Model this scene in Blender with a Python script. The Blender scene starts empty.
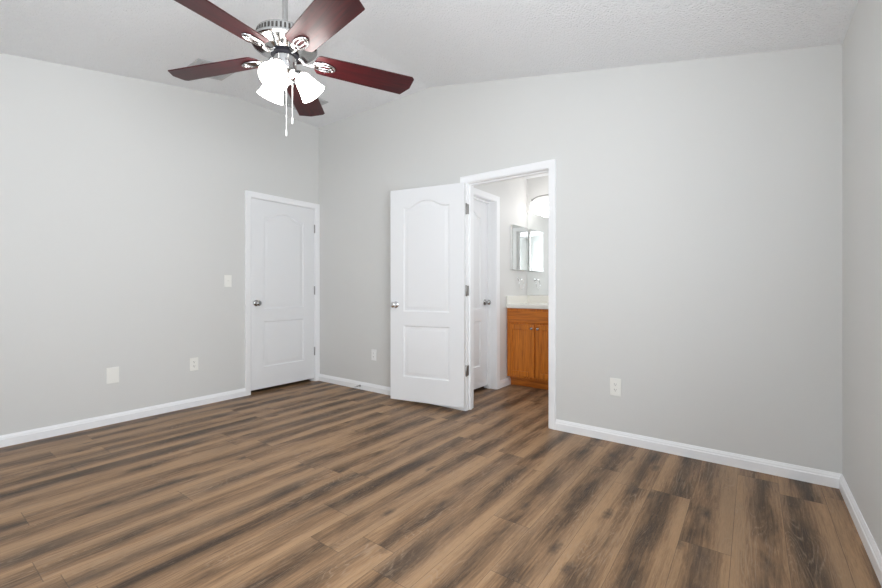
import bpy, bmesh, math, random
from mathutils import Vector, Matrix
R = math.radians
scn = bpy.context.scene
COL = scn.collection

# ------------------------------------------------------------------ camera
cam_data = bpy.data.cameras.new('camera')
cam = bpy.data.objects.new('camera', cam_data)
COL.objects.link(cam)
cam_data.sensor_fit = 'HORIZONTAL'
cam_data.sensor_width = 36.0
cam_data.lens = 36.0 * 419.0 / 882.0
cam_data.shift_y = -5.0 / 882.0
cam_data.clip_start = 0.02
cam.location = (4.178, -3.159, 1.095)
cam.rotation_euler = (R(90), 0, math.atan2(0.597, 0.802))
scn.camera = cam

# ------------------------------------------------------------------ world, light, exposure
world = bpy.data.worlds.new('sky')
scn.world = world
world.use_nodes = True
bg = world.node_tree.nodes['Background']
bg.inputs[0].default_value = (0.80, 0.90, 1.0, 1)
bg.inputs[1].default_value = 1.0

def area(name, loc, rot, sx, sy, power, color):
    d = bpy.data.lights.new(name, 'AREA')
    d.shape = 'RECTANGLE'
    d.size = sx
    d.size_y = sy
    d.energy = power
    d.color = color
    o = bpy.data.objects.new(name, d)
    o.location = loc
    o.rotation_euler = rot
    COL.objects.link(o)
    return o

# added fill lamps: two outside the added windows, one inside the bathroom
area('added_window_light', (3.10, -4.08, 1.30), (R(142), 0, 0), 1.75, 1.25, 22.0, (0.90, 0.95, 1.0))
area('added_side_window_light', (4.80, -2.75, 1.30), (R(122), 0, R(90)), 1.45, 1.25, 64.0, (0.90, 0.95, 1.0))
area('added_bathroom_fill', (3.55, 0.9, 1.7), (0, R(90), 0), 0.6, 0.8, 6.0, (0.95, 0.97, 1.0))  # added fill inside the bathroom, with no window behind it

scn.view_settings.view_transform = 'Standard'
scn.view_settings.look = 'None'
scn.view_settings.gamma = 1.0
scn.view_settings.use_curve_mapping = False
scn.view_settings.exposure = 0.50
scn.cycles.use_denoising = True
scn.cycles.max_bounces = 14
scn.cycles.diffuse_bounces = 8
scn.cycles.sample_clamp_indirect = 6.0

# ------------------------------------------------------------------ materials
def new_mat(name):
    m = bpy.data.materials.new(name)
    m.use_nodes = True
    nt = m.node_tree
    return m, nt, nt.nodes['Principled BSDF']

def N(nt, t, **kw):
    n = nt.nodes.new(t)
    for k, v in kw.items():
        setattr(n, k, v)
    return n

def noise_bump(nt, b, scale, strength, dist, detail=3.0, coord='Object', stretch=(1, 1, 1)):
    tc = N(nt, 'ShaderNodeTexCoord')
    mp = N(nt, 'ShaderNodeMapping')
    mp.inputs['Scale'].default_value = stretch
    nz = N(nt, 'ShaderNodeTexNoise')
    nz.inputs['Scale'].default_value = scale
    nz.inputs['Detail'].default_value = detail
    bp = N(nt, 'ShaderNodeBump')
    bp.inputs['Strength'].default_value = strength
    bp.inputs['Distance'].default_value = dist
    nt.links.new(tc.outputs[coord], mp.inputs[0])
    nt.links.new(mp.outputs[0], nz.inputs['Vector'])
    nt.links.new(nz.outputs['Fac'], bp.inputs['Height'])
    nt.links.new(bp.outputs[0], b.inputs['Normal'])
    return nz

def plain(name, col, rough=0.5, metal=0.0, bump=None, spec=0.5):
    m, nt, b = new_mat(name)
    b.inputs['Base Color'].default_value = (*col, 1)
    b.inputs['Roughness'].default_value = rough
    b.inputs['Metallic'].default_value = metal
    b.inputs['Specular IOR Level'].default_value = spec
    if bump:
        noise_bump(nt, b, *bump)
    return m

WALL = plain('wall_paint', (0.700, 0.700, 0.684), 0.55, bump=(220.0, 0.12, 0.002), spec=0.3)
BATHWALL = plain('bathroom_paint', (0.74, 0.735, 0.72), 0.5, bump=(220.0, 0.10, 0.002), spec=0.3)
TRIM = plain('white_trim', (0.92, 0.925, 0.935), 0.33)
DOORP = plain('white_door_paint', (0.84, 0.848, 0.86), 0.36, bump=(90.0, 0.10, 0.001, 3.0, 'Object', (6, 6, 0.6)))
NICKEL = plain('brushed_nickel', (0.46, 0.458, 0.452), 0.17, 1.0, bump=(150.0, 0.05, 0.001))
STEEL = plain('satin_steel', (0.36, 0.355, 0.345), 0.34, 1.0, bump=(150.0, 0.05, 0.001))
CHROME = plain('chrome', (0.82, 0.82, 0.83), 0.08, 1.0)
BLACK = plain('black_metal', (0.012, 0.012, 0.016), 0.5, bump=(90, 0.05, 0.001), spec=0.12)
PLATE = plain('ivory_plastic', (0.89, 0.885, 0.84), 0.35, bump=(80, 0.02, 0.001))
WPLATE = plain('white_plastic', (0.90, 0.90, 0.89), 0.35, bump=(80, 0.02, 0.001))
SLOT = plain('dark_slot', (0.05, 0.045, 0.04), 0.6)
DARK = plain('dark_void', (0.06, 0.06, 0.06), 0.9)
VENTM = plain('vent_enamel', (0.50, 0.505, 0.51), 0.4, bump=(90, 0.03, 0.001))
DUCT = plain('duct_shadow', (0.16, 0.16, 0.17), 0.8)
COUNTER = plain('cultured_marble', (0.86, 0.84, 0.78), 0.2, bump=(30, 0.02, 0.001))
RUBBER = plain('white_rubber', (0.7, 0.7, 0.7), 0.6)
CORD = plain('pull_chain_white', (0.86, 0.86, 0.85), 0.35)
mm, nt, b = new_mat('mirror_glass')
b.inputs['Base Color'].default_value = (0.90, 0.92, 0.91, 1)
b.inputs['Metallic'].default_value = 1.0
b.inputs['Roughness'].default_value = 0.015
MIRROR = mm
mm, nt, b = new_mat('window_glass')
b.inputs['Base Color'].default_value = (1, 1, 1, 1)
b.inputs['Roughness'].default_value = 0.0
b.inputs['Transmission Weight'].default_value = 1.0
b.inputs['IOR'].default_value = 1.02
GLASS = mm

def glow(name, col, strength):
    m, nt, b = new_mat(name)
    b.inputs['Base Color'].default_value = (0.9, 0.9, 0.9, 1)
    b.inputs['Roughness'].default_value = 0.35
    b.inputs['Emission Color'].default_value = (*col, 1)
    b.inputs['Emission Strength'].default_value = strength
    tc = N(nt, 'ShaderNodeTexCoord')
    nz = N(nt, 'ShaderNodeTexNoise')
    nz.inputs['Scale'].default_value = 6
    mr = N(nt, 'ShaderNodeMapRange')
    mr.inputs['To Min'].default_value = strength * 0.9
    mr.inputs['To Max'].default_value = strength * 1.1
    nt.links.new(tc.outputs['Object'], nz.inputs['Vector'])
    nt.links.new(nz.outputs['Fac'], mr.inputs['Value'])
    nt.links.new(mr.outputs[0], b.inputs['Emission Strength'])
    return m
FANGLASS = glow('frosted_fan_glass_lit', (1.0, 0.965, 0.92), 12.5)
BATHGLASS = glow('frosted_bath_glass_lit', (1.0, 0.985, 0.97), 2.6)

# popcorn ceiling
mm, nt, b = new_mat('popcorn_ceiling')
b.inputs['Base Color'].default_value = (0.925, 0.935, 0.95, 1)
b.inputs['Roughness'].default_value = 0.9
b.inputs['Specular IOR Level'].default_value = 0.1
noise_bump(nt, b, 88.0, 1.0, 0.014, 2.5)
CEIL = mm

# plank floor
def make_floor():
    m, nt, b = new_mat('vinyl_plank')
    L = nt.links.new
    PW, PL, X0 = 0.187, 1.22, 4.48
    tc = N(nt, 'ShaderNodeTexCoord')
    sep = N(nt, 'ShaderNodeSeparateXYZ')
    L(tc.outputs['Object'], sep.inputs[0])
    def M(op, a, c=None, d=None):
        n = N(nt, 'ShaderNodeMath', operation=op)
        for i, v in enumerate((a, c, d)):
            if v is None:
                continue
            if isinstance(v, (int, float)):
                n.inputs[i].default_value = v
            else:
                L(v, n.inputs[i])
        return n.outputs[0]
    u = M('DIVIDE', M('SUBTRACT', sep.outputs['X'], X0 - 40 * PW), PW)
    ci = M('FLOOR', u)
    fu = M('FRACT', u)
    wn = N(nt, 'ShaderNodeTexWhiteNoise', noise_dimensions='1D')
    L(ci, wn.inputs['W'])
    v = M('ADD', M('DIVIDE', sep.outputs['Y'], PL), M('ADD', wn.outputs['Value'], 20.0))
    ri = M('FLOOR', v)
    fv = M('FRACT', v)
    cmb = N(nt, 'ShaderNodeCombineXYZ')
    L(ci, cmb.inputs[0]); L(ri, cmb.inputs[1])
    pr = N(nt, 'ShaderNodeTexWhiteNoise', noise_dimensions='2D')
    L(cmb.outputs[0], pr.inputs['Vector'])
    prs = N(nt, 'ShaderNodeSeparateColor')
    L(pr.outputs['Color'], prs.inputs[0])
    # coordinates inside the plank, shifted at random for each plank
    def pcoord(sx, sy, seed):
        c = N(nt, 'ShaderNodeCombineXYZ')
        L(M('ADD', M('MULTIPLY', sep.outputs['X'], sx), M('MULTIPLY', prs.outputs[0], 37.0 + seed)), c.inputs[0])
        L(M('ADD', M('MULTIPLY', sep.outputs['Y'], sy), M('MULTIPLY', prs.outputs[1], 53.0 + seed)), c.inputs[1])
        c.inputs[2].default_value = seed
        return c.outputs[0]
    def noise(vec, detail=3.0, rough=0.55, dist=0.0):
        n = N(nt, 'ShaderNodeTexNoise')
        n.inputs['Scale'].default_value = 1.0
        n.inputs['Detail'].default_value = detail
        n.inputs['Roughness'].default_value = rough
        n.inputs['Distortion'].default_value = dist
        L(vec, n.inputs['Vector'])
        return n.outputs['Fac']
    def ramp(fac, stops):
        n = N(nt, 'ShaderNodeValToRGB')
        e = n.color_ramp.elements
        while len(e) < len(stops):
            e.new(0.5)
        for k, (p, c) in enumerate(stops):
            e[k].position = p
            e[k].color = (*c, 1) if len(c) == 3 else c
        L(fac, n.inputs[0])
        return n.outputs[0]
    def mixc(fac, a, c, mode='MIX'):
        n = N(nt, 'ShaderNodeMix', data_type='RGBA', blend_type=mode)
        if isinstance(fac, (int, float)):
            n.inputs[0].default_value = fac
        else:
            L(fac, n.inputs[0])
        for i, x in ((6, a), (7, c)):
            if isinstance(x, tuple):
                n.inputs[i].default_value = (*x, 1)
            else:
                L(x, n.inputs[i])
        return n.outputs[2]
    smoke = noise(pcoord(5.5, 1.7, 1.0), 3.0, 0.55, 0.6)      # broad smoky bands along the plank
    streak = noise(pcoord(15.0, 1.5, 2.0), 3.0, 0.55, 0.4)
    # each plank has a smoky heart and paler edges
    ctr = M('ADD', 0.48, M('MULTIPLY', M('SUBTRACT', prs.outputs[2], 0.5), 0.40))
    heart = M('SUBTRACT', 1.0, M('MULTIPLY', M('POWER', M('ABSOLUTE', M('SUBTRACT', fu, ctr)), 1.4), 3.6))
    heart = M('MAXIMUM', heart, -0.35)
    grain = noise(pcoord(75.0, 3.6, 3.0), 6.0, 0.68, 1.0)
    fine = noise(pcoord(230.0, 14.0, 5.0), 4.0, 0.65)
    sm = N(nt, 'ShaderNodeMapRange')
    sm.inputs['From Min'].default_value = 0.32
    sm.inputs['From Max'].default_value = 0.66
    L(smoke, sm.inputs['Value'])
    d = M('MULTIPLY', heart, M('ADD', 0.08, M('MULTIPLY', sm.outputs[0], 0.54)))
    d = M('ADD', d, M('MULTIPLY', M('SUBTRACT', streak, 0.5), 0.52))
    d = M('ADD', d, M('MULTIPLY', M('SUBTRACT', grain, 0.5), 1.0))
    d = M('ADD', d, M('MULTIPLY', M('SUBTRACT', prs.outputs[0], 0.5), 0.16))
    d = M('ADD', d, 0.26)
    base = ramp(d, [(0.14, (0.44, 0.268, 0.142)), (0.40, (0.275, 0.160, 0.083)),
                    (0.64, (0.122, 0.070, 0.036)), (0.90, (0.045, 0.027, 0.016))])
    greyer = noise(pcoord(6.0, 0.9, 7.0), 2.0)
    gmask = ramp(greyer, [(0.45, (0, 0, 0)), (0.70, (1, 1, 1))])
    base = mixc(M('MULTIPLY', gmask, 0.30), base, (0.170, 0.125, 0.092))
    base = mixc(M('MULTIPLY', M('SUBTRACT', fine, 0.35), 0.8), base, (0.06, 0.04, 0.028))
    fleck = ramp(noise(pcoord(150.0, 26.0, 9.0), 3.0, 0.6, 1.5), [(0.56, (0, 0, 0)), (0.72, (1, 1, 1))])
    base = mixc(M('MULTIPLY', fleck, 0.30), base, (0.40, 0.29, 0.20))
    # cathedral grain: thin pale contour lines
    cn = noise(pcoord(9.0, 1.3, 13.0), 1.5, 0.5, 0.6)
    cl = M('ABSOLUTE', M('SUBTRACT', M('FRACT', M('MULTIPLY', cn, 26.0)), 0.5))
    cl = ramp(cl, [(0.02, (1, 1, 1)), (0.20, (0, 0, 0))])
    cmask = ramp(noise(pcoord(5.0, 1.6, 17.0), 2.0), [(0.46, (0, 0, 0)), (0.62, (1, 1, 1))])
    cbreak = ramp(fine, [(0.40, (0, 0, 0)), (0.58, (1, 1, 1))])
    base = mixc(M('MULTIPLY', M('MULTIPLY', M('MULTIPLY', cl, cmask), cbreak), 0.50), base, (0.42, 0.31, 0.22))
    # knots
    vor = N(nt, 'ShaderNodeTexVoronoi', feature='F1', voronoi_dimensions='2D')
    vor.inputs['Scale'].default_value = 1.0
    kv = N(nt, 'ShaderNodeVectorMath', operation='ADD')
    kn = N(nt, 'ShaderNodeTexNoise')
    kn.inputs['Scale'].default_value = 45.0
    L(tc.outputs['Object'], kn.inputs['Vector'])
    ks = N(nt, 'ShaderNodeVectorMath', operation='SCALE')
    ks.inputs['Scale'].default_value = 0.16
    L(kn.outputs['Color'], ks.inputs[0])
    L(pcoord(6.0, 2.4, 11.0), kv.inputs[0]); L(ks.outputs[0], kv.inputs[1])
    L(kv.outputs[0], vor.inputs['Vector'])
    knot = ramp(vor.outputs['Distance'], [(0.02, (1, 1, 1)), (0.17, (0, 0, 0))])
    vs_ = N(nt, 'ShaderNodeSeparateColor')
    L(vor.outputs['Color'], vs_.inputs[0])
    knot = M('MULTIPLY', knot, M('GREATER_THAN', vs_.outputs[0], 0.84))
    base = mixc(M('MULTIPLY', knot, 0.70), base, (0.035, 0.026, 0.022))
    # seams between planks
    e1 = M('MINIMUM', fu, M('SUBTRACT', 1.0, fu))
    e2 = M('MINIMUM', fv, M('SUBTRACT', 1.0, fv))
    s1 = M('LESS_THAN', e1, 0.006)
    s2 = M('LESS_THAN', e2, 0.0012)
    seam = M('MAXIMUM', s1, s2)
    base = mixc(M('MULTIPLY', seam, 0.55), base, (0.05, 0.035, 0.026))
    L(base, b.inputs['Base Color'])
    rr = N(nt, 'ShaderNodeMapRange')
    rr.inputs['To Min'].default_value = 0.36
    rr.inputs['To Max'].default_value = 0.52
    L(grain, rr.inputs['Value'])
    L(rr.outputs[0], b.inputs['Roughness'])
    b.inputs['Specular IOR Level'].default_value = 0.30
    bp = N(nt, 'ShaderNodeBump')
    bp.inputs['Strength'].default_value = 0.15
    bp.inputs['Distance'].default_value = 0.002
    L(M('SUBTRACT', grain, M('MULTIPLY', seam, 0.8)), bp.inputs['Height'])
    L(bp.outputs[0], b.inputs['Normal'])
    return m
FLOOR = make_floor()

def wood(name, c1, c2, rough, stretch, scale=1.0, spec=0.5, coat=0.0):
    m, nt, b = new_mat(name)
    L = nt.links.new
    tc = N(nt, 'ShaderNodeTexCoord')
    mp = N(nt, 'ShaderNodeMapping')
    mp.inputs['Scale'].default_value = stretch
    nz = N(nt, 'ShaderNodeTexNoise')
    nz.inputs['Scale'].default_value = scale
    nz.inputs['Detail'].default_value = 5
    nz.inputs['Distortion'].default_value = 0.8
    rp = N(nt, 'ShaderNodeValToRGB')
    rp.color_ramp.elements[0].position = 0.35
    rp.color_ramp.elements[0].color = (*c1, 1)
    rp.color_ramp.elements[1].position = 0.68
    rp.color_ramp.elements[1].color = (*c2, 1)
    L(tc.outputs['Object'], mp.inputs[0]); L(mp.outputs[0], nz.inputs['Vector'])
    L(nz.outputs['Fac'], rp.inputs[0]); L(rp.outputs[0], b.inputs['Base Color'])
    b.inputs['Roughness'].default_value = rough
    b.inputs['Specular IOR Level'].default_value = spec
    b.inputs['Coat Weight'].default_value = coat
    b.inputs['Coat Roughness'].default_value = 0.2
    return m
OAK_V = wood('honey_oak_upright', (0.70, 0.228, 0.022), (0.46, 0.128, 0.011), 0.35, (55, 55, 3.5))
OAK_H = wood('honey_oak_level', (0.62, 0.190, 0.018), (0.38, 0.100, 0.009), 0.35, (3.5, 55, 55))
BLADE = wood('mahogany_blade', (0.068, 0.006, 0.008), (0.028, 0.004, 0.006), 0.40, (4, 60, 60), spec=0.36)

# ------------------------------------------------------------------ mesh helpers
def BM():
    return bmesh.new()

def obj(name, bm, mat, parent=None, smooth=False, angle=None, matrix=None):
    bmesh.ops.recalc_face_normals(bm, faces=bm.faces)
    me = bpy.data.meshes.new(name)
    bm.to_mesh(me)
    bm.free()
    for m in (mat if isinstance(mat, (list, tuple)) else [mat]):
        me.materials.append(m)
    o = bpy.data.objects.new(name, me)
    COL.objects.link(o)
    if parent is not None:
        o.parent = parent
    if matrix is not None:
        o.matrix_local = matrix
    if smooth:
        me.polygons.foreach_set('use_smooth', [True] * len(me.polygons))
        if hasattr(me, 'set_sharp_from_angle'):
            me.set_sharp_from_angle(angle=R(angle if angle else 40))
    return o

def bevel(o, w, seg=2):
    md = o.modifiers.new('bevel', 'BEVEL')
    md.width = w
    md.segments = seg
    md.limit_method = 'ANGLE'
    md.angle_limit = R(40)
    return o

def box(bm, x0, x1, y0, y1, z0, z1, mi=0):
    vs = [bm.verts.new((x, y, z)) for x in (x0, x1) for y in (y0, y1) for z in (z0, z1)]
    for q in ((0, 1, 3, 2), (4, 6, 7, 5), (0, 4, 5, 1), (2, 3, 7, 6), (0, 2, 6, 4), (1, 5, 7, 3)):
        f = bm.faces.new([vs[i] for i in q])
        f.material_index = mi

def lathe(bm, prof, seg=32, mtx=Matrix(), mi=0, close=False):
    """profile of (radius, height) turned about local z"""
    rings = []
    for r, h in prof:
        if r < 1e-6:
            rings.append([bm.verts.new(mtx @ Vector((0, 0, h)))])
        else:
            rings.append([bm.verts.new(mtx @ Vector((r * math.cos(2 * math.pi * k / seg),
                                                     r * math.sin(2 * math.pi * k / seg), h))) for k in range(seg)])
    for a, c in zip(rings, rings[1:]):
        for k in range(seg):
            k2 = (k + 1) % seg
            if len(a) == 1 and len(c) == 1:
                continue
            if len(a) == 1:
                f = bm.faces.new((a[0], c[k], c[k2]))
            elif len(c) == 1:
                f = bm.faces.new((a[k], a[k2], c[0]))
            else:
                f = bm.faces.new((a[k], a[k2], c[k2], c[k]))
            f.material_index = mi

def tube(bm, pts, r, seg=10, closed=False, mi=0, rz=None):
    pts = [Vector(p) for p in pts]
    n = len(pts)
    rings = []
    ref = Vector((0, 0, 1))
    for i, p in enumerate(pts):
        if closed:
            t = pts[(i + 1) % n] - pts[i - 1]
        else:
            t = pts[min(i + 1, n - 1)] - pts[max(i - 1, 0)]
        t.normalize()
        a = t.cross(ref)
        if a.length < 1e-4:
            a = t.cross(Vector((1, 0, 0)))
        a.normalize()
        c = a.cross(t).normalized()
        rr = r[i] if isinstance(r, (list, tuple)) else r
        r2 = rr if rz is None else rz
        rings.append([bm.verts.new(p + a * rr * math.cos(2 * math.pi * k / seg) + c * r2 * math.sin(2 * math.pi * k / seg))
                      for k in range(seg)])
    pairs = list(zip(rings, rings[1:])) + ([(rings[-1], rings[0])] if closed else [])
    for a, c in pairs:
        for k in range(seg):
            k2 = (k + 1) % seg
            f = bm.faces.new((a[k], a[k2], c[k2], c[k]))
            f.material_index = mi
    if not closed:
        bm.faces.new(rings[0]).material_index = mi
        bm.faces.new(rings[-1]).material_index = mi

def prism(bm, poly, f3, d, mi=0):
    """closed 2-D outline mapped by f3(a, b, depth), extruded from depth 0 to d"""
    a = [bm.verts.new(f3(p[0], p[1], 0.0)) for p in poly]
    c = [bm.verts.new(f3(p[0], p[1], d)) for p in poly]
    n = len(poly)
    for k in range(n):
        bm.faces.new((a[k], a[(k + 1) % n], c[(k + 1) % n], c[k])).material_index = mi
    bm.faces.new(a).material_index = mi
    bm.faces.new(c).material_index = mi

def tag(o, label, cat, group=None):
    o['label'] = label
    o['category'] = cat
    if group:
        o['group'] = group
    return o

def struct(o):
    o['kind'] = 'structure'
    return o

def empty(name, loc, rot=(0, 0, 0)):
    o = bpy.data.objects.new(name, None)
    o.empty_display_size = 0.1
    COL.objects.link(o)
    o.location = loc
    o.rotation_euler = rot
    return o

# ------------------------------------------------------------------ room shell
W, D = 4.572, 3.87            # bedroom: x 0..W, y -D..0
TOP, SL, SLB, XB, YB = 3.03, 0.205, 0.180, 1.695, -0.985
LOW = TOP - SL * (W - XB)
WT = 0.115                   # wall thickness
def cz(x, y):
    return min(TOP, TOP - SL * (x - XB), TOP - SLB * (YB - y))
BX0, BX1, BY1 = 1.93, 3.60, 1.646    # bathroom

# door openings (clear, inside the jambs)
CL0, CL1 = -0.850, -0.062    # closet, along y
BD0, BD1 = 2.114, 2.884      # bathroom door, along x
HD = 2.045                   # head height
IN0, IN1 = 0.225, 0.860       # inner bathroom door, along y
JT = 0.018

bm = BM()
box(bm, -0.95, W + WT, -D - WT, BY1 + WT, -0.08, 0.0)
struct(obj('floor', bm, FLOOR))

# ceiling: level corner with two slopes that meet at a hip
bm = BM()
e = 0.13
def cv(x, y, z=None):
    return bm.verts.new((x, y, cz(x, y) if z is None else z))
x1, y0 = W + e, -D - e
hipx = XB + (YB - y0) * SLB / SL     # where the hip reaches the front wall line
p_c = cv(-e, e, TOP); p_l = cv(-e, YB, TOP); p_m = cv(XB, YB, TOP); p_b = cv(XB, e, TOP)
zA = TOP - SL * (x1 - XB)
zB = TOP - SLB * (YB - y0)
p_rb = cv(x1, e, zA)
ymeet = YB - (x1 - XB) * SL / SLB
p_fl = cv(-e, y0, zB)
if ymeet >= y0:
    p_h = cv(x1, ymeet, zA); p_fr = cv(x1, y0, zB)
    bm.faces.new((p_b, p_m, p_h, p_rb))
    bm.faces.new((p_l, p_fl, p_fr, p_h, p_m))
else:
    p_h = cv(hipx, y0, zB); p_fr = cv(x1, y0, zA)
    bm.faces.new((p_b, p_m, p_h, p_fr, p_rb))
    bm.faces.new((p_l, p_fl, p_h, p_m))
bm.faces.new((p_c, p_l, p_m, p_b))
r = bmesh.ops.extrude_face_region(bm, geom=list(bm.faces))
for v in r['geom']:
    if isinstance(v, bmesh.types.BMVert):
        v.co.z += 0.09
struct(obj('ceiling', bm, CEIL))

XW = lambda x: (lambda a, c, d: (x - d, a, c))       # outline in (y, z), thickness towards -x
# left wall
bm = BM()
prism(bm, [(-D, 0), (CL0 - JT, 0), (CL0 - JT, HD + JT), (CL1 + JT, HD + JT), (CL1 + JT, 0), (0, 0),
           (0, TOP + .03), (YB, TOP + .03), (-D, cz(0, -D) + .03)], lambda a, c, d: (-d, a, c), WT)
struct(obj('wall_left', bm, WALL))
# back wall
bm = BM()
prism(bm, [(-WT, 0), (BD0 - JT, 0), (BD0 - JT, HD + JT), (BD1 + JT, HD + JT), (BD1 + JT, 0), (W + WT, 0),
           (W + WT, LOW + .01), (W, LOW + .03), (XB, TOP + .03), (-WT, TOP + .03)], lambda a, c, d: (a, d, c), WT)
struct(obj('wall_back', bm, WALL))
# right wall
bm = BM()
SY0, SY1 = -3.50, -2.00  # opening for an unseen window added to let light in
box(bm, W, W + WT, -D - WT, SY0, 0, LOW + .03)
box(bm, W, W + WT, SY1, 0.0, 0, LOW + .03)
box(bm, W, W + WT, SY0, SY1, 0, 0.80)
box(bm, W, W + WT, SY0, SY1, 2.10, LOW + .03)
struct(obj('wall_right', bm, WALL))
# front wall, behind the photographer, with an unseen window added to bring in light
WX0, WX1, WZ0, WZ1 = 2.20, 4.00, 0.80, 2.10
bm = BM()
zf = cz(0, -D) + .03
box(bm, -WT, WX0, -D - WT, -D, 0, zf)
box(bm, WX1, W, -D - WT, -D, 0, zf)
box(bm, WX0, WX1, -D - WT, -D, 0, WZ0)
box(bm, WX0, WX1, -D - WT, -D, WZ1, zf)
struct(obj('wall_front', bm, WALL))
win = bm = BM()
for (a0, a1, c0, c1) in ((WX0, WX1, WZ0, WZ0 + .05), (WX0, WX1, WZ1 - .05, WZ1), (WX0, WX0 + .05, WZ0 + .05, WZ1 - .05),
                         (WX1 - .05, WX1, WZ0 + .05, WZ1 - .05), (3.075, 3.125, WZ0 + .05, WZ1 - .05),
                         (WX0 + .05, 3.075, 1.43, 1.47), (3.125, WX1 - .05, 1.43, 1.47)):
    box(bm, a0, a1, -D - .09, -D - .03, c0, c1)
wo = struct(obj('added_window_1', bm, TRIM))  # unseen front window, added only to bring in light
bm = BM()
box(bm, WX0 - .06, WX1 + .06, -D - .03, -D + .04, WZ0 - .025, WZ0 + .001)
obj('added_window_sill', bm, TRIM, wo)

bm = BM()
for (a0, a1, c0, c1) in ((SY0, SY1, WZ0, WZ0 + .05), (SY0, SY1, WZ1 - .05, WZ1), (SY0, SY0 + .05, WZ0 + .05, WZ1 - .05),
                         (SY1 - .05, SY1, WZ0 + .05, WZ1 - .05), (SY0 + .05, SY1 - .05, 1.43, 1.47)):
    box(bm, W + .03, W + .09, a0, a1, c0, c1)
wo = struct(obj('added_window_2', bm, TRIM))  # unseen side window, added only to bring in light
bm = BM()
box(bm, W - .04, W + .03, SY0 - .06, SY1 + .06, WZ0 - .025, WZ0 + .001)
obj('added_window_sill', bm, TRIM, wo)

# bathroom shell
WI = 0.148                   # side wall of the bathroom is thicker
bm = BM()
prism(bm, [(WT, 0), (IN0 - JT, 0), (IN0 - JT, HD + JT), (IN1 + JT, HD + JT), (IN1 + JT, 0), (BY1, 0), (BY1, 2.46), (WT, 2.46)],
      lambda a, c, d: (BX0 - d, a, c), WI)
struct(obj('wall_bathroom_left', bm, BATHWALL))
bm = BM()
box(bm, BX0 - WI, BX1 + WT, BY1, BY1 + WT, 0, 2.46)
struct(obj('wall_bathroom_back', bm, BATHWALL))
bm = BM()
box(bm, BX1, BX1 + WT, WT, BY1, 0, 2.46)
struct(obj('wall_bathroom_right', bm, BATHWALL))
bm = BM()
box(bm, BX0 - WI, BX1 + WT, WT, BY1 + WT, 2.46, 2.52)
struct(obj('ceiling_bathroom', bm, CEIL))
# closets behind the two shut doors
bm = BM()
box(bm, -0.80, -0.74, -1.3, WT, 0, 2.4); box(bm, -0.74, -WT, -1.3, -1.24, 0, 2.4)
box(bm, -0.74, -WT, 0.05, WT, 0, 2.4); box(bm, -0.80, -WT, -1.3, WT, 2.4, 2.46)
struct(obj('wall_closet', bm, WALL))
bm = BM()
box(bm, 0.9, 0.96, WT, 1.3, 0, 2.4); box(bm, 0.96, BX0 - WI, 1.24, 1.3, 0, 2.4)
box(bm, 0.9, BX0 - WI, WT, 1.3, 2.4, 2.46)
struct(obj('wall_linen', bm, WALL))

# baseboards
BBP = [(0, 0), (0.015, 0), (0.015, 0.052), (0.011, 0.058), (0.0105, 0.064), (0.006, 0.074), (0.004, 0.080), (0, 0.080)]
def baseboard(name, p0, p1, nrm):
    p0, p1, nrm = Vector(p0), Vector(p1), Vector(nrm)
    bm = BM()
    prism(bm, BBP, lambda a, c, d: (p0.x + nrm.x * a + (p1.x - p0.x) * d, p0.y + nrm.y * a + (p1.y - p0.y) * d, c), 1.0)
    return struct(obj(name, bm, TRIM))
CW = 0.057
baseboard('baseboard_left', (0, -D, 0), (0, CL0 - CW - .005, 0), (1, 0, 0))
baseboard('baseboard_back', (0, 0, 0), (BD0 - CW - .005, 0, 0), (0, -1, 0))
baseboard('baseboard_back', (BD1 + CW + .005, 0, 0), (W, 0, 0), (0, -1, 0))
baseboard('baseboard_right', (W, -D, 0), (W, 0, 0), (-1, 0, 0))
baseboard('baseboard_front', (0, -D, 0), (W, -D, 0), (0, 1, 0))
baseboard('baseboard_bathroom_left', (BX0, IN1 + CW + .005, 0), (BX0, 1.19, 0), (1, 0, 0))
baseboard('baseboard_bathroom_back', (2.66, BY1, 0), (BX1, BY1, 0), (0, -1, 0))

# door trim: casing (root), jamb, door stop
CASP = [(0.0, 0.0), (0.0, 0.009), (0.006, 0.011), (0.020, 0.0125), (0.034, 0.015), (0.046, 0.0175), (0.055, 0.0175), (CW, 0.015), (CW, 0.0)]
def casing(bm, a0, a1, h, f3):
    """three-sided frame round the opening a0..a1 up to h; f3(a, z, out)"""
    g = 0.005
    st = []
    for w, t in CASP:
        ww = w + g
        st.append([bm.verts.new(f3(*q, t)) for q in ((a0 - ww, 0), (a0 - ww, h + ww), (a1 + ww, h + ww), (a1 + ww, 0))])
    n = len(st)
    for i in range(n):
        A, B = st[i], st[(i + 1) % n]
        for k in range(3):
            bm.faces.new((A[k], A[k + 1], B[k + 1], B[k]))
    bm.faces.new([s[0] for s in st]); bm.faces.new([s[3] for s in st])
def jamb(a0, a1, h, f3box, depth):
    bm = BM()
    f3box(bm, a0 - JT, a0, 0, h, 0, depth); f3box(bm, a1, a1 + JT, 0, h, 0, depth); f3box(bm, a0 - JT, a1 + JT, h, h + JT, 0, depth)
    return bm
def stopper(a0, a1, h, f3box, d0, d1):
    bm = BM()
    t = 0.011
    f3box(bm, a0, a0 + t, 0, h - t, d0, d1); f3box(bm, a1 - t, a1, 0, h - t, d0, d1); f3box(bm, a0, a1, h - t, h, d0, d1)
    return bm
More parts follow.
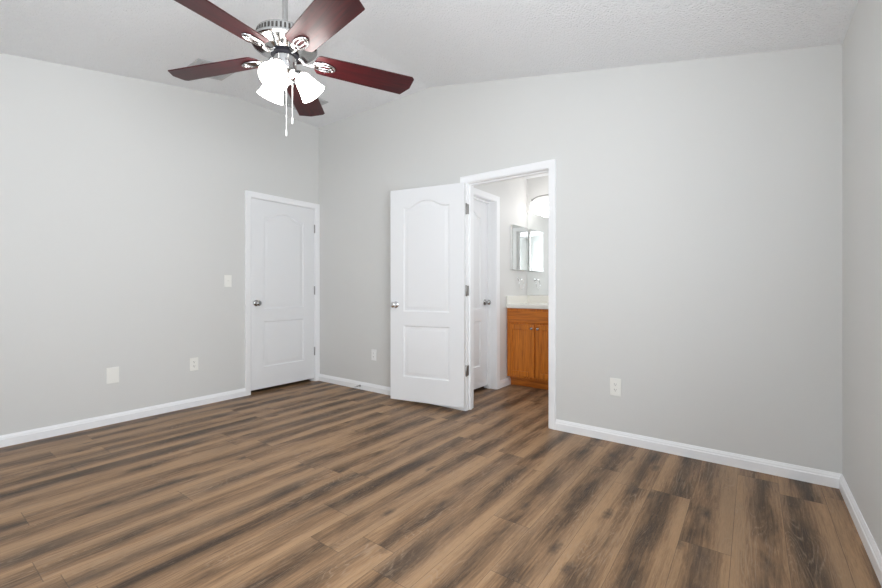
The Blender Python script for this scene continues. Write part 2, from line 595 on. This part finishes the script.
# closet (depth runs to -x)
fx = lambda bm, a0, a1, z0, z1, d0, d1: box(bm, -d1, -d0, a0, a1, z0, z1)
bm = BM(); casing(bm, CL0, CL1, HD, lambda a, z, t: (t, a, z))
t1 = struct(obj('trim_1', bm, TRIM, smooth=True, angle=25))
obj('jamb', jamb(CL0, CL1, HD, fx, WT), TRIM, t1)
obj('stop', stopper(CL0, CL1, HD, fx, 0.042, 0.075), TRIM, t1)
# bathroom door (depth runs to +y)
fy = lambda bm, a0, a1, z0, z1, d0, d1: box(bm, a0, a1, d0, d1, z0, z1)
bm = BM(); casing(bm, BD0, BD1, HD, lambda a, z, t: (a, -t, z))
casing(bm, BD0, BD1, HD, lambda a, z, t: (a, WT + t, z))
t2 = struct(obj('trim_2', bm, TRIM, smooth=True, angle=25))
obj('jamb', jamb(BD0, BD1, HD, fy, WT), TRIM, t2)
obj('stop', stopper(BD0, BD1, HD, fy, 0.042, 0.075), TRIM, t2)
# inner bathroom door: its slab sits flush with the far face
fz = lambda bm, a0, a1, z0, z1, d0, d1: box(bm, BX0 - d1, BX0 - d0, a0, a1, z0, z1)
bm = BM(); casing(bm, IN0, IN1, HD, lambda a, z, t: (BX0 + t, a, z))
t3 = struct(obj('trim_3', bm, TRIM, smooth=True, angle=25))
obj('jamb', jamb(IN0, IN1, HD, fz, WI), TRIM, t3)
obj('stop', stopper(IN0, IN1, HD, fz, 0.070, 0.103), TRIM, t3)

# ------------------------------------------------------------------ doors
def offset_poly(poly, d):
    n = len(poly)
    out = []
    for i in range(n):
        p0, p, p1 = Vector(poly[i - 1]), Vector(poly[i]), Vector(poly[(i + 1) % n])
        a = (p - p0).normalized(); c = (p1 - p).normalized()
        na, nc = Vector((-a.y, a.x)), Vector((-c.y, c.x))    # inside for counter-clockwise
        m = (na + nc)
        if m.length < 1e-5:
            m = na
        m.normalize()
        k = d / max(0.35, m.dot(na))
        out.append((p.x + m.x * k, p.y + m.y * k))
    return out

def slab_mesh(w, h, t):
    """moulded two-panel door leaf: x 0..w, y 0..t, z 0..h, panels on both faces"""
    sx = 0.144
    lo = [(sx, 0.226), (w - sx, 0.226), (w - sx, 0.711), (sx, 0.711)]
    up = [(sx, 0.845), (w - sx, 0.845), (w - sx, 1.822)]
    nseg = 22
    pw = w - 2 * sx
    for k in range(nseg + 1):
        s = k / nseg
        x = w - sx - pw * s
        q = min(1.0, max(0.0, (abs(s - 0.5) - 0.05) / 0.38))
        z = 1.822 + 0.060 * (0.5 + 0.5 * math.cos(math.pi * q)) if 0 < k < nseg else 1.822
        if k == 0:
            continue
        up.append((x, z))
    bm = BM()
    def face_side(y0, sgn):
        outer = [(0, 0), (w, 0), (w, h), (0, h)]
        edges, rings = [], []
        ov = [bm.verts.new((x, y0, z)) for x, z in outer]
        for k in range(4):
            edges.append(bm.edges.new((ov[k], ov[(k + 1) % 4])))
        for poly in (lo, up):
            prev = [bm.verts.new((x, y0, z)) for x, z in poly]
            n = len(prev)
            for k in range(n):
                edges.append(bm.edges.new((prev[k], prev[(k + 1) % n])))
            for off, dep in ((0.005, 0.0070), (0.012, 0.0095), (0.022, 0.0090), (0.040, 0.0020), (0.048, 0.0012)):
                ring = [bm.verts.new((x, y0 + sgn * dep, z)) for x, z in offset_poly(poly, off)]
                for k in range(n):
                    bm.faces.new((prev[k], prev[(k + 1) % n], ring[(k + 1) % n], ring[k]))
                prev = ring
            bm.faces.new(prev)
        bmesh.ops.triangle_fill(bm, use_beauty=True, edges=edges)
        return ov
    a = face_side(0.0, 1)
    c = face_side(t, -1)
    for k in range(4):
        bm.faces.new((a[k], a[(k + 1) % 4], c[(k + 1) % 4], c[k]))
    return bm

def knob_mesh():
    """knob that stands out along local +z"""
    bm = BM()
    lathe(bm, [(0, 0), (0.033, 0), (0.033, 0.004), (0.029, 0.009), (0.016, 0.013), (0.0125, 0.020), (0.0125, 0.030), (0.017, 0.035),
               (0.0255, 0.042), (0.0285, 0.050), (0.0275, 0.058), (0.021, 0.0645), (0.010, 0.067), (0, 0.0675)], 28)
    return bm

def hinge_mesh(leaf):
    """barrel along z at the origin with a leaf going off along y"""
    bm = BM()
    lathe(bm, [(0, -0.050), (0.005, -0.050), (0.008, -0.046), (0.008, 0.046), (0.005, 0.050), (0, 0.050)], 12)
    if leaf:
        box(bm, 0.001, 0.0045, 0.004, 0.038, -0.0445, 0.0445)
    return bm

SH = 2.003
# closet door, shut; face towards +x, hinges at the corner
sl = slab_mesh(CL1 - CL0 - .006, SH, 0.035)
d1 = struct(obj('door_1', sl, DOORP, smooth=True, angle=20))
d1.location = (-0.004, CL0 + .003, 0.038)
d1.rotation_euler = (0, 0, R(90))          # local x -> +y, local y -> -x
k = obj('door_knob', knob_mesh(), NICKEL, d1, smooth=True, matrix=Matrix.Translation((0.058, 0, 0.909)) @ Matrix.Rotation(R(90), 4, 'X'))
k['label'] = 'satin nickel door knob'
for z in (0.32, 1.04, 1.77):
    h_ = obj('hinge', hinge_mesh(False), STEEL, d1, smooth=True, matrix=Matrix.Translation((CL1 - CL0 - .003, -0.004, z)))
# bathroom door, swung open almost flat to the back wall
pin = Vector((BD0 + .001, -0.009, 0.0))
sl = slab_mesh(BD1 - BD0 - .006, SH, 0.035)
bmesh.ops.translate(sl, verts=sl.verts, vec=(0.003, 0.009, 0.038))
d2 = struct(obj('door_2', sl, DOORP, smooth=True, angle=20))
d2.location = pin
d2.rotation_euler = (0, 0, R(-168.5))
dw = BD1 - BD0 - .006
k = obj('door_knob', knob_mesh(), CHROME, d2, smooth=True, matrix=Matrix.Translation((dw - 0.057, 0.044, 0.945)) @ Matrix.Rotation(R(-90), 4, 'X'))
k['label'] = 'chrome door knob'
k = obj('door_knob', knob_mesh(), CHROME, d2, smooth=True, matrix=Matrix.Translation((dw - 0.057, 0.009, 0.945)) @ Matrix.Rotation(R(90), 4, 'X'))
Q = Matrix.Rotation(R(168.5), 4, 'Z')
for z in (0.36, 1.08, 1.815):
    h_ = obj('hinge', hinge_mesh(True), STEEL, d2, smooth=True, matrix=Q @ Matrix.Translation((0, 0, z)))
# inner bathroom door, shut, recessed in its jamb
sl = slab_mesh(IN1 - IN0 - .006, SH, 0.035)
d3 = struct(obj('door_3', sl, DOORP, smooth=True, angle=20))
d3.location = (BX0 - 0.104, IN0 + .003, 0.038)
d3.rotation_euler = (0, 0, R(90))
k = obj('door_knob', knob_mesh(), NICKEL, d3, smooth=True, matrix=Matrix.Translation((IN1 - IN0 - .06, 0, 0.911)) @ Matrix.Rotation(R(90), 4, 'X'))

# ------------------------------------------------------------------ ceiling fan
FX, FY = 2.28, -1.93
FZ = cz(FX, FY)
fan = tag(empty('ceiling_fan', (FX, FY, FZ)), 'ceiling fan with five dark mahogany blades and three lit frosted lamps', 'ceiling fan')
def zz(z):
    return z - FZ
bm = BM()
tilt = Matrix.Translation((0, 0, 0.012)) @ Matrix.Rotation(math.atan(SLB), 4, 'X')
lathe(bm, [(0, 0.0), (0.068, 0.0), (0.068, -0.020), (0.060, -0.045), (0.040, -0.068), (0.022, -0.078), (0.018, -0.080), (0, -0.080)], 36, tilt)
obj('canopy', bm, NICKEL, fan, True)
bm = BM()
lathe(bm, [(0, -0.06), (0.0135, -0.06), (0.0135, zz(2.43)), (0.022, zz(2.425)), (0.022, zz(2.398)), (0, zz(2.398))], 20)
obj('downrod', bm, NICKEL, fan, True)
# motor housing with a slotted top band
bm = BM()
lathe(bm, [(0, zz(2.404)), (0.05, zz(2.404)), (0.092, zz(2.394)), (0.126, zz(2.378)), (0.136, zz(2.371)), (0.136, zz(2.336)),
           (0.142, zz(2.333)), (0.154, zz(2.328)), (0.158, zz(2.322)), (0.157, zz(2.314)), (0.150, zz(2.310)), (0.140, zz(2.310)),
           (0.112, zz(2.308)), (0.090, zz(2.303)), (0.074, zz(2.296)), (0.066, zz(2.289)), (0, zz(2.289))], 56)
mh = obj('motor_housing', bm, NICKEL, fan, True, 30)
bm = BM()
for q in range(44):
    a = 2 * math.pi * q / 44
    c, s = math.cos(a), math.sin(a)
    vs = []
    for dr in (0.132, 0.1372):
        for dt in (-0.0048, 0.0048):
            for z in (zz(2.337), zz(2.364)):
                vs.append(bm.verts.new((c * dr - s * dt, s * dr + c * dt, z)))
    for f in ((0, 1, 3, 2), (4, 6, 7, 5), (0, 4, 5, 1), (2, 3, 7, 6), (0, 2, 6, 4), (1, 5, 7, 3)):
        bm.faces.new([vs[i] for i in f])
obj('cooling_slots', bm, SLOT, mh)
bm = BM()
lathe(bm, [(0, zz(2.290)), (0.064, zz(2.290)), (0.068, zz(2.286)), (0.068, zz(2.270)), (0.058, zz(2.263)), (0, zz(2.263))], 40)
obj('flywheel', bm, BLACK, fan, True)
BZ = zz(2.265)
TILT = Matrix.Rotation(R(2.0), 4, 'Y') @ Matrix.Rotation(R(-10.5), 4, 'X')
def blade_mesh():
    r0, r1, hw0, hw1 = 0.142, 0.668, 0.070, 0.081
    out = [(r0 + 0.030, -hw0), (0.40, -0.077), (r1 - 0.014, -hw1), (r1, -hw1 + 0.014), (r1, 0.012), (r1 - 0.036, hw1), (0.40, 0.077), (r0 + 0.030, hw0)]
    for k in range(1, 8):                      # rounded root
        a = math.pi / 2 + math.pi * k / 8
        out.append((r0 + 0.030 + 0.030 * math.cos(a), hw0 * math.sin(a)))
    bm = BM()
    prism(bm, out, lambda a, c, d: (a, c, d), 0.006)
    bmesh.ops.transform(bm, matrix=Matrix.Translation((0, 0, BZ)) @ TILT, verts=bm.verts)
    return bm
def iron_mesh():
    bm = BM()
    T = TILT
    def P(x, y, z):
        v = T @ Vector((x, y, z))
        return (v.x, v.y, v.z + BZ)
    # forked arm from the flywheel
    tube(bm, [(0.060, 0, zz(2.277)), (0.078, 0, zz(2.270)), (0.095, 0, zz(2.252)), P(0.118, 0, -0.012), P(0.140, 0, -0.007)], [0.010, 0.009, 0.008, 0.008, 0.009], 10)
    # open oval loop under the blade root
    for ra, rb, rad in ((0.056, 0.029, 0.0050), (0.040, 0.011, 0.0034)):
        tube(bm, [P(0.190 + ra * math.cos(2 * math.pi * k / 28), rb * math.sin(2 * math.pi * k / 28), -0.005) for k in range(28)], rad, 8, True)
    for x, y in ((0.158, 0.0), (0.220, 0.012), (0.220, -0.012)):
        lathe(bm, [(0, -0.011), (0.006, -0.011), (0.0075, -0.007), (0.0075, 0.0), (0, 0.0)], 10, Matrix.Translation((0, 0, BZ)) @ T @ Matrix.Translation((x, y, 0)))
    return bm
b0 = i0 = None
for ang in (23.3, 95.3, 167.3, 244.2, 311.8):
    if b0 is None:
        bl = b0 = obj('blade', blade_mesh(), BLADE, fan)
        bevel(bl, 0.002, 2)
        ir = i0 = obj('blade_iron', iron_mesh(), NICKEL, bl, True)
    else:
        bl = b0.copy(); COL.objects.link(bl); bl.parent = fan
        ir = i0.copy(); COL.objects.link(ir); ir.parent = bl
    bl.rotation_euler = (0, 0, R(ang) + math.atan2(0.597, 0.802))
# light kit
bm = BM()
lathe(bm, [(0, zz(2.264)), (0.050, zz(2.264)), (0.056, zz(2.259)), (0.056, zz(2.198)), (0.052, zz(2.188)), (0.036, zz(2.176)), (0.028, zz(2.160)),
           (0.031, zz(2.148)), (0.027, zz(2.132)), (0.014, zz(2.122)), (0.009, zz(2.112)), (0.005, zz(2.103)), (0, zz(2.101))], 36)
kit = obj('light_kit', bm, NICKEL, fan, True)
def shade_mesh():
    """bell shade that opens along local +z, neck at the origin"""
    bm = BM()
    out = [(0.020, 0.0), (0.030, 0.003), (0.039, 0.012), (0.046, 0.032), (0.053, 0.060), (0.061, 0.088), (0.070, 0.112), (0.073, 0.118)]
    inn = [(0.070, 0.117), (0.058, 0.087), (0.050, 0.060), (0.043, 0.032), (0.036, 0.014), (0.028, 0.007), (0.018, 0.004)]
    lathe(bm, out + inn, 36)
    bmesh.ops.remove_doubles(bm, verts=bm.verts, dist=1e-5)
    return bm
CAMYAW = math.atan2(0.597, 0.802)
s0 = None
for ang in (19, 142, 268):
    A = R(ang) + CAMYAW
    c, s = math.cos(A), math.sin(A)
    SS = 0.93
    neck = Vector((c * 0.070, s * 0.070, zz(2.186)))
    axis = Vector((c * 0.62, s * 0.62, -0.785)).normalized()
    mt = Matrix.Translation(neck) @ axis.to_track_quat('Z', 'Y').to_matrix().to_4x4() @ Matrix.Scale(SS, 4)
    bm = BM()
    tube(bm, [(c * 0.028, s * 0.028, zz(2.168)), (c * 0.050, s * 0.050, zz(2.188)), neck - axis * 0.022 + Vector((0, 0, 0.004)), neck - axis * 0.006], 0.0075, 10)
    lathe(bm, [(0, -0.022), (0.014, -0.022), (0.021, -0.015), (0.024, 0.0), (0.027, 0.010), (0.024, 0.012), (0, 0.010)], 24, mt)
    hd = obj('lamp_holder', bm, NICKEL, kit, True)
    if s0 is None:
        sh = s0 = obj('lamp_shade', shade_mesh(), FANGLASS, fan, True)
    else:
        sh = s0.copy(); COL.objects.link(sh); sh.parent = fan
    sh.matrix_local = mt
    bm = BM()
    lathe(bm, [(0, 0.014), (0.012, 0.014), (0.013, 0.030), (0.022, 0.050), (0.026, 0.066), (0.021, 0.082), (0.010, 0.090), (0, 0.092)], 20)
    obj('bulb', bm, FANGLASS, sh, True)
for (dx, dy, zt, zb) in ((0.020, -0.036, 2.165, 1.854), (0.040, -0.008, 2.165, 1.925)):
    # offsets in camera-facing terms, turned into room axes
    x = dx * math.cos(CAMYAW) - dy * math.sin(CAMYAW)
    y = dx * math.sin(CAMYAW) + dy * math.cos(CAMYAW)
    L_ = math.hypot(x, y)
    ux, uy = x / L_, y / L_
    bm = BM()
    tube(bm, [(ux * 0.030, uy * 0.030, zz(2.145)), (ux * 0.040, uy * 0.040, zz(2.140)), (ux * 0.041, uy * 0.041, zz(2.125)), (ux * 0.041, uy * 0.041, zz(zb + .03))], 0.0019, 8)
    ch = obj('pull_chain', bm, CORD, fan, True)
    bm = BM()
    lathe(bm, [(0, zz(zb)), (0.0045, zz(zb) + .002), (0.005, zz(zb) + .024), (0.003, zz(zb) + .032), (0, zz(zb) + .034)], 12, Matrix.Translation((ux * 0.041, uy * 0.041, 0)))
    obj('chain_pull', bm, CORD, ch, True)

# ------------------------------------------------------------------ ceiling vents
def vent(name, label, cat, loc, rot, sx, sy, pitch, group=None, along='x'):
    root = tag(empty(name, loc, rot), label, cat, group)
    bm = BM()
    fw = 0.028
    for a in ((-sx, sx, -sy, -sy + fw), (-sx, sx, sy - fw, sy), (-sx, -sx + fw, -sy + fw, sy - fw), (sx - fw, sx, -sy + fw, sy - fw)):
        box(bm, a[0], a[1], a[2], a[3], -0.010, 0.0)
    bevel(obj('frame', bm, VENTM, root), 0.003)
    bm = BM()
    box(bm, -sx + fw, sx - fw, -sy + fw, sy - fw, -0.0015, 0.0)
    obj('duct_shade_sheet', bm, DUCT, root)  # dark sheet stands in for the shade inside the duct
    bm = BM()
    lim = (sy if along == 'x' else sx) - fw
    ext = (sx if along == 'x' else sy) - fw
    n = int(2 * lim / pitch)
    for k in range(n):
        q = -lim + (k + 0.5) * 2 * lim / n
        hw = pitch * 0.27
        pts = [(q - hw, -0.0018), (q + hw, -0.0092), (q + hw, -0.0105), (q - hw, -0.0031)]
        if along == 'x':
            prism(bm, pts, lambda a, c, d: (-ext + d, a, c), 2 * ext)
        else:
            prism(bm, pts, lambda a, c, d: (a, -ext + d, c), 2 * ext)
    obj('louvers', bm, VENTM, root)
    return root
vy = -1.49
vent('ceiling_register', 'small white louvred ceiling vent behind the left fan blade', 'vent', (0.52, vy, cz(0.52, vy)), (math.atan(SLB), 0, 0), 0.16, 0.17, 0.024)
vent('return_grille', 'wide white louvred ceiling grille behind the lit lamps near the corner', 'vent', (0.45, -0.62, TOP), (0, 0, 0), 0.21, 0.24, 0.026)

# ------------------------------------------------------------------ wall plates
def plate_frame(loc, facing):
    """local x to the viewer's right along the wall, local y up, local z out of the wall"""
    if facing == 'x':
        m = Matrix(((0, 0, 1, 0), (1, 0, 0, 0), (0, 1, 0, 0), (0, 0, 0, 1)))
    else:
        m = Matrix(((1, 0, 0, 0), (0, 0, -1, 0), (0, 1, 0, 0), (0, 0, 0, 1)))
    return Matrix.Translation(loc) @ m
def plate_root(name, loc, facing, label, cat, group=None):
    o = empty(name, loc)
    o.matrix_world = plate_frame(loc, facing)
    return tag(o, label, cat, group)
def cover(parent, w, h, mat):
    bm = BM()
    prism(bm, [(-w / 2, -h / 2), (w / 2, -h / 2), (w / 2, h / 2), (-w / 2, h / 2)], lambda a, c, d: (a, c, d), 0.006)
    return bevel(obj('cover_plate', bm, mat, parent), 0.003, 3)
def screw(parent, x, y, mat):
    bm = BM()
    lathe(bm, [(0, 0.006), (0.0032, 0.006), (0.0028, 0.0074), (0, 0.0078)], 12, Matrix.Translation((x, y, 0)))
    return obj('screw', bm, mat, parent, True)
def outlet(loc, facing, label, w, h, mat):
    root = plate_root('wall_outlet', loc, facing, label, 'outlet', 'wall outlets')
    cover(root, w, h, mat)
    for s in (-1, 1):
        bm = BM()
        pts = []
        for k in range(24):
            a = 2 * math.pi * k / 24
            pts.append((max(-0.0145, min(0.0145, 0.0172 * math.cos(a))), s * 0.0195 + 0.0145 * math.sin(a)))
        prism(bm, pts, lambda a, c, d: (a, c, 0.005 + d), 0.0032)
        f = obj('socket', bm, mat, root)
        bm = BM()
        cy = s * 0.0195
        box(bm, -0.0075, -0.0050, cy - 0.001, cy + 0.0075, 0.0078, 0.0086)
        box(bm, 0.0050, 0.0072, cy, cy + 0.0070, 0.0078, 0.0086)
        lathe(bm, [(0, 0.0078), (0.0027, 0.0078), (0.0027, 0.0086), (0, 0.0086)], 12, Matrix.Translation((0, cy - 0.0065, 0)))
        obj('slots', bm, SLOT, f)
    screw(root, 0, 0, mat)
    return root
outlet((3.388, 0, 0.392), 'y', 'ivory duplex outlet on the back wall right of the bathroom doorway', 0.078, 0.126, PLATE)
outlet((0.937, 0, 0.392), 'y', 'white duplex outlet on the wall between the two bedroom doors', 0.072, 0.117, WPLATE)
outlet((0, -1.402, 0.396), 'x', 'ivory duplex outlet on the left wall below the light switch', 0.074, 0.120, PLATE)
sw = plate_root('light_switch', (0, -1.088, 1.174), 'x', 'white toggle light switch on the left wall beside the closed door', 'switch')
cover(sw, 0.072, 0.117, PLATE)
bm = BM()
box(bm, -0.005, 0.005, -0.0125, 0.0125, 0.005, 0.0068)
obj('bezel', bm, PLATE, sw)
bm = BM()
prism(bm, [(0.004, -0.005), (0.018, 0.004), (0.018, 0.0095), (0.004, 0.008)], lambda a, c, d: (-0.0036 + d, c, a), 0.0072)
bevel(obj('toggle', bm, PLATE, sw), 0.001)
screw(sw, 0, 0.03, PLATE); screw(sw, 0, -0.03, PLATE)
bp_ = plate_root('blank_plate', (0, -2.020, 0.394), 'x', 'blank ivory cover plate low on the left wall, left of the outlet', 'wall plate')
cover(bp_, 0.084, 0.128, PLATE)
screw(bp_, 0, 0.041, PLATE); screw(bp_, 0, -0.041, PLATE)

# spring door stop on the baseboard
ds = tag(empty('door_stop', (0.735, -0.0145, 0.040)), 'small spring door stop on the back baseboard between the two bedroom doors', 'door stop')
ds.rotation_euler = (R(90), 0, 0)
bm = BM()
lathe(bm, [(0, 0), (0.011, 0), (0.011, 0.003), (0.006, 0.007), (0, 0.007)], 16)
obj('mount', bm, STEEL, ds, True)
bm = BM()
tube(bm, [(0.0045 * math.cos(k * 0.8), 0.0045 * math.sin(k * 0.8), 0.006 + k * 0.0007) for k in range(75)], 0.0012, 6)
obj('spring', bm, STEEL, ds, True)
bm = BM()
lathe(bm, [(0, 0.057), (0.006, 0.057), (0.0075, 0.060), (0.0075, 0.070), (0.005, 0.074), (0, 0.0745)], 14)
obj('bumper', bm, RUBBER, ds, True)

# ------------------------------------------------------------------ bathroom
VX0, VX1, VY0, VY1 = BX0 + .004, 2.628, 1.117, BY1 - .002
van = tag(empty('vanity_cabinet', ((VX0 + VX1) / 2, (VY0 + VY1) / 2, 0)), 'honey oak vanity cabinet with two doors seen through the open doorway', 'cabinet')
ox, oy = van.location.x, van.location.y
bm = BM()
def vb(bm, x0, x1, y0, y1, z0, z1):
    box(bm, x0 - ox, x1 - ox, y0 - oy, y1 - oy, z0, z1)
vb(bm, VX0, VX1, VY0 + .018, VY1, 0.105, 0.878)
obj('carcass', bm, OAK_V, van)
bm = BM()
vb(bm, VX0, VX0 + .030, VY0, VY0 + .018, 0.105, 0.878); vb(bm, VX1 - .030, VX1, VY0, VY0 + .018, 0.105, 0.878)
vb(bm, VX0 + .03, VX1 - .03, VY0, VY0 + .018, 0.845, 0.878); vb(bm, VX0 + .03, VX1 - .03, VY0, VY0 + .018, 0.105, 0.140)
vb(bm, VX0 + .03, VX1 - .03, VY0, VY0 + .018, 0.690, 0.725); vb(bm, (VX0 + VX1) / 2 - .02, (VX0 + VX1) / 2 + .02, VY0, VY0 + .018, 0.140, 0.690)
bevel(obj('face_frame', bm, OAK_V, van), 0.0015)
bm = BM()
vb(bm, VX0, VX1, VY0 + .070, VY0 + .085, 0.0, 0.105)
obj('toe_kick', bm, OAK_H, van)
bm = BM()
vb(bm, VX0 + .018, VX1 - .018, VY0 - .018, VY0 - .0005, 0.722, 0.852)
bevel(obj('drawer_front', bm, OAK_H, van), 0.006, 3)
mid = (VX0 + VX1) / 2
for (a0, a1, kx) in ((VX0 + .018, mid - .012, mid - .036), (mid + .012, VX1 - .018, mid + .036)):
    z0, z1, fr = 0.128, 0.702, 0.055
    bm = BM()
    yf0, yf1 = VY0 - .019, VY0 - .0005
    vb(bm, a0, a0 + fr, yf0, yf1, z0, z1); vb(bm, a1 - fr, a1, yf0, yf1, z0, z1)
    vb(bm, a0 + fr, a1 - fr, yf0, yf1, z0, z0 + fr); vb(bm, a0 + fr, a1 - fr, yf0, yf1, z1 - fr, z1)
    dr = bevel(obj('cabinet_door', bm, OAK_V, van), 0.003)
    bm = BM()
    vb(bm, a0 + fr - .004, a1 - fr + .004, yf0 + .009, yf1 - .003, z0 + fr - .004, z1 - fr + .004)
    obj('door_panel', bm, OAK_V, dr)
    bm = BM()
    lathe(bm, [(0, 0), (0.009, 0), (0.006, 0.006), (0.006, 0.012), (0.014, 0.018), (0.0155, 0.023), (0.012, 0.028), (0, 0.030)], 20,
          Matrix.Translation((kx - ox, yf0 - oy, z1 - 0.040)) @ Matrix.Rotation(R(90), 4, 'X'))
    kn = obj('knob', bm, NICKEL, dr, True)

ct = tag(empty('marble_countertop', (ox, oy, 0.878)), 'cream cultured marble countertop with raised splashes on the oak cabinet', 'countertop')
bm = BM()
box(bm, VX0 - .002 - ox, VX1 + .015 - ox, VY0 - .030 - oy, VY1 - oy, 0.0005, 0.048)
bevel(obj('slab', bm, COUNTER, ct), 0.010, 3)
bm = BM()
box(bm, VX0 + .018 - ox, VX1 + .015 - ox, VY1 - .020 - oy, VY1 - oy, 0.046, 0.138)
bevel(obj('backsplash', bm, COUNTER, ct), 0.004)
bm = BM()
box(bm, VX0 - .002 - ox, VX0 + .018 - ox, VY0 - .025 - oy, VY1 - oy, 0.046, 0.138)
bevel(obj('side_splash', bm, COUNTER, ct), 0.004)
bm = BM()
lathe(bm, [(0.0, 0.0490), (0.10, 0.0495), (0.16, 0.052), (0.180, 0.056), (0.192, 0.0565), (0.200, 0.050), (0.200, 0.046)], 40, Matrix.Scale(0.78, 4, (0, 1, 0)) @ Matrix.Translation((0, -0.03, 0)))
obj('basin', bm, COUNTER, ct, True)

bm = BM()
box(bm, BX0 + .004, 2.66, BY1 - .006, BY1 - .0005, 1.020, 2.035)
tag(obj('wall_mirror', bm, MIRROR), 'frameless wall mirror above the vanity top', 'mirror')

mc = tag(empty('medicine_cabinet', (BX0, 1.405, 1.58)), 'mirrored medicine cabinet on the bathroom side wall above the towel ring', 'medicine cabinet')
bm = BM()
box(bm, 0.0005, 0.026, -0.198, 0.198, -0.256, 0.256)
obj('body', bm, WPLATE, mc)
bm = BM()
box(bm, 0.0262, 0.031, -0.205, 0.205, -0.262, 0.262)
bevel(obj('mirror_door', bm, MIRROR, mc), 0.004, 1)

tr = tag(empty('towel_ring', (BX0, 1.40, 1.215)), 'chrome towel ring on the bathroom side wall below the medicine cabinet', 'towel ring')
bm = BM()
lathe(bm, [(0, 0), (0.022, 0), (0.022, 0.006), (0.012, 0.011), (0.009, 0.030), (0.012, 0.040), (0.008, 0.048), (0, 0.049)], 20, Matrix.Rotation(R(90), 4, 'Y'))
obj('post', bm, CHROME, tr, True)
bm = BM()
tube(bm, [(0.038 + 0.012 * (1 - math.cos(2 * math.pi * k / 32)) * 0.5, 0.062 * math.sin(2 * math.pi * k / 32), -0.062 + 0.062 * math.cos(2 * math.pi * k / 32)) for k in range(32)], 0.0032, 8, True)
obj('ring', bm, CHROME, tr, True)

# vanity light above the mirror: arched bar with two bowl shades
lx, lz = 2.285, 2.13
vl = tag(empty('vanity_light', (lx, BY1, lz)), 'vanity light with arched chrome bar and white bowl shades above the mirror', 'wall lamp')
bm = BM()
lathe(bm, [(0, 0), (0.060, 0), (0.060, 0.010), (0.045, 0.022), (0, 0.026)], 28, Matrix.Translation((0, 0, 0.05)) @ Matrix.Rotation(R(90), 4, 'X'))
tube(bm, [(0, -0.02, 0.05), (0, -0.07, 0.055), (0, -0.10, 0.058)], 0.008, 10)
obj('backplate', bm, CHROME, vl, True)
bm = BM()
tube(bm, [(0.185 * s / 10, -0.215, 0.046 - 0.036 * (s / 10) ** 4) for s in range(-10, 11)], 0.0075, 10)
tube(bm, [(0, -0.10, 0.058), (0, -0.15, 0.056), (0, -0.215, 0.046)], 0.0075, 10)
for s in (-1, 1):
    lathe(bm, [(0, -0.016), (0.012, -0.011), (0.015, 0.0), (0.012, 0.011), (0, 0.016)], 14, Matrix.Translation((s * 0.185, -0.215, 0.008)))
obj('arched_bar', bm, STEEL, vl, True)
for s in (-1, 1):
    bm = BM()
    lathe(bm, [(0, 0.010), (0.045, 0.010), (0.084, 0.004), (0.101, -0.008), (0.106, -0.020), (0.103, -0.060), (0.088, -0.105), (0.060, -0.135), (0.028, -0.150), (0, -0.153)], 32,
          Matrix.Translation((s * 0.142, -0.112, 0.0)) @ Matrix.Scale(0.82, 4, (0, 1, 0)))
    obj('bowl_shade', bm, BATHGLASS, vl, True)
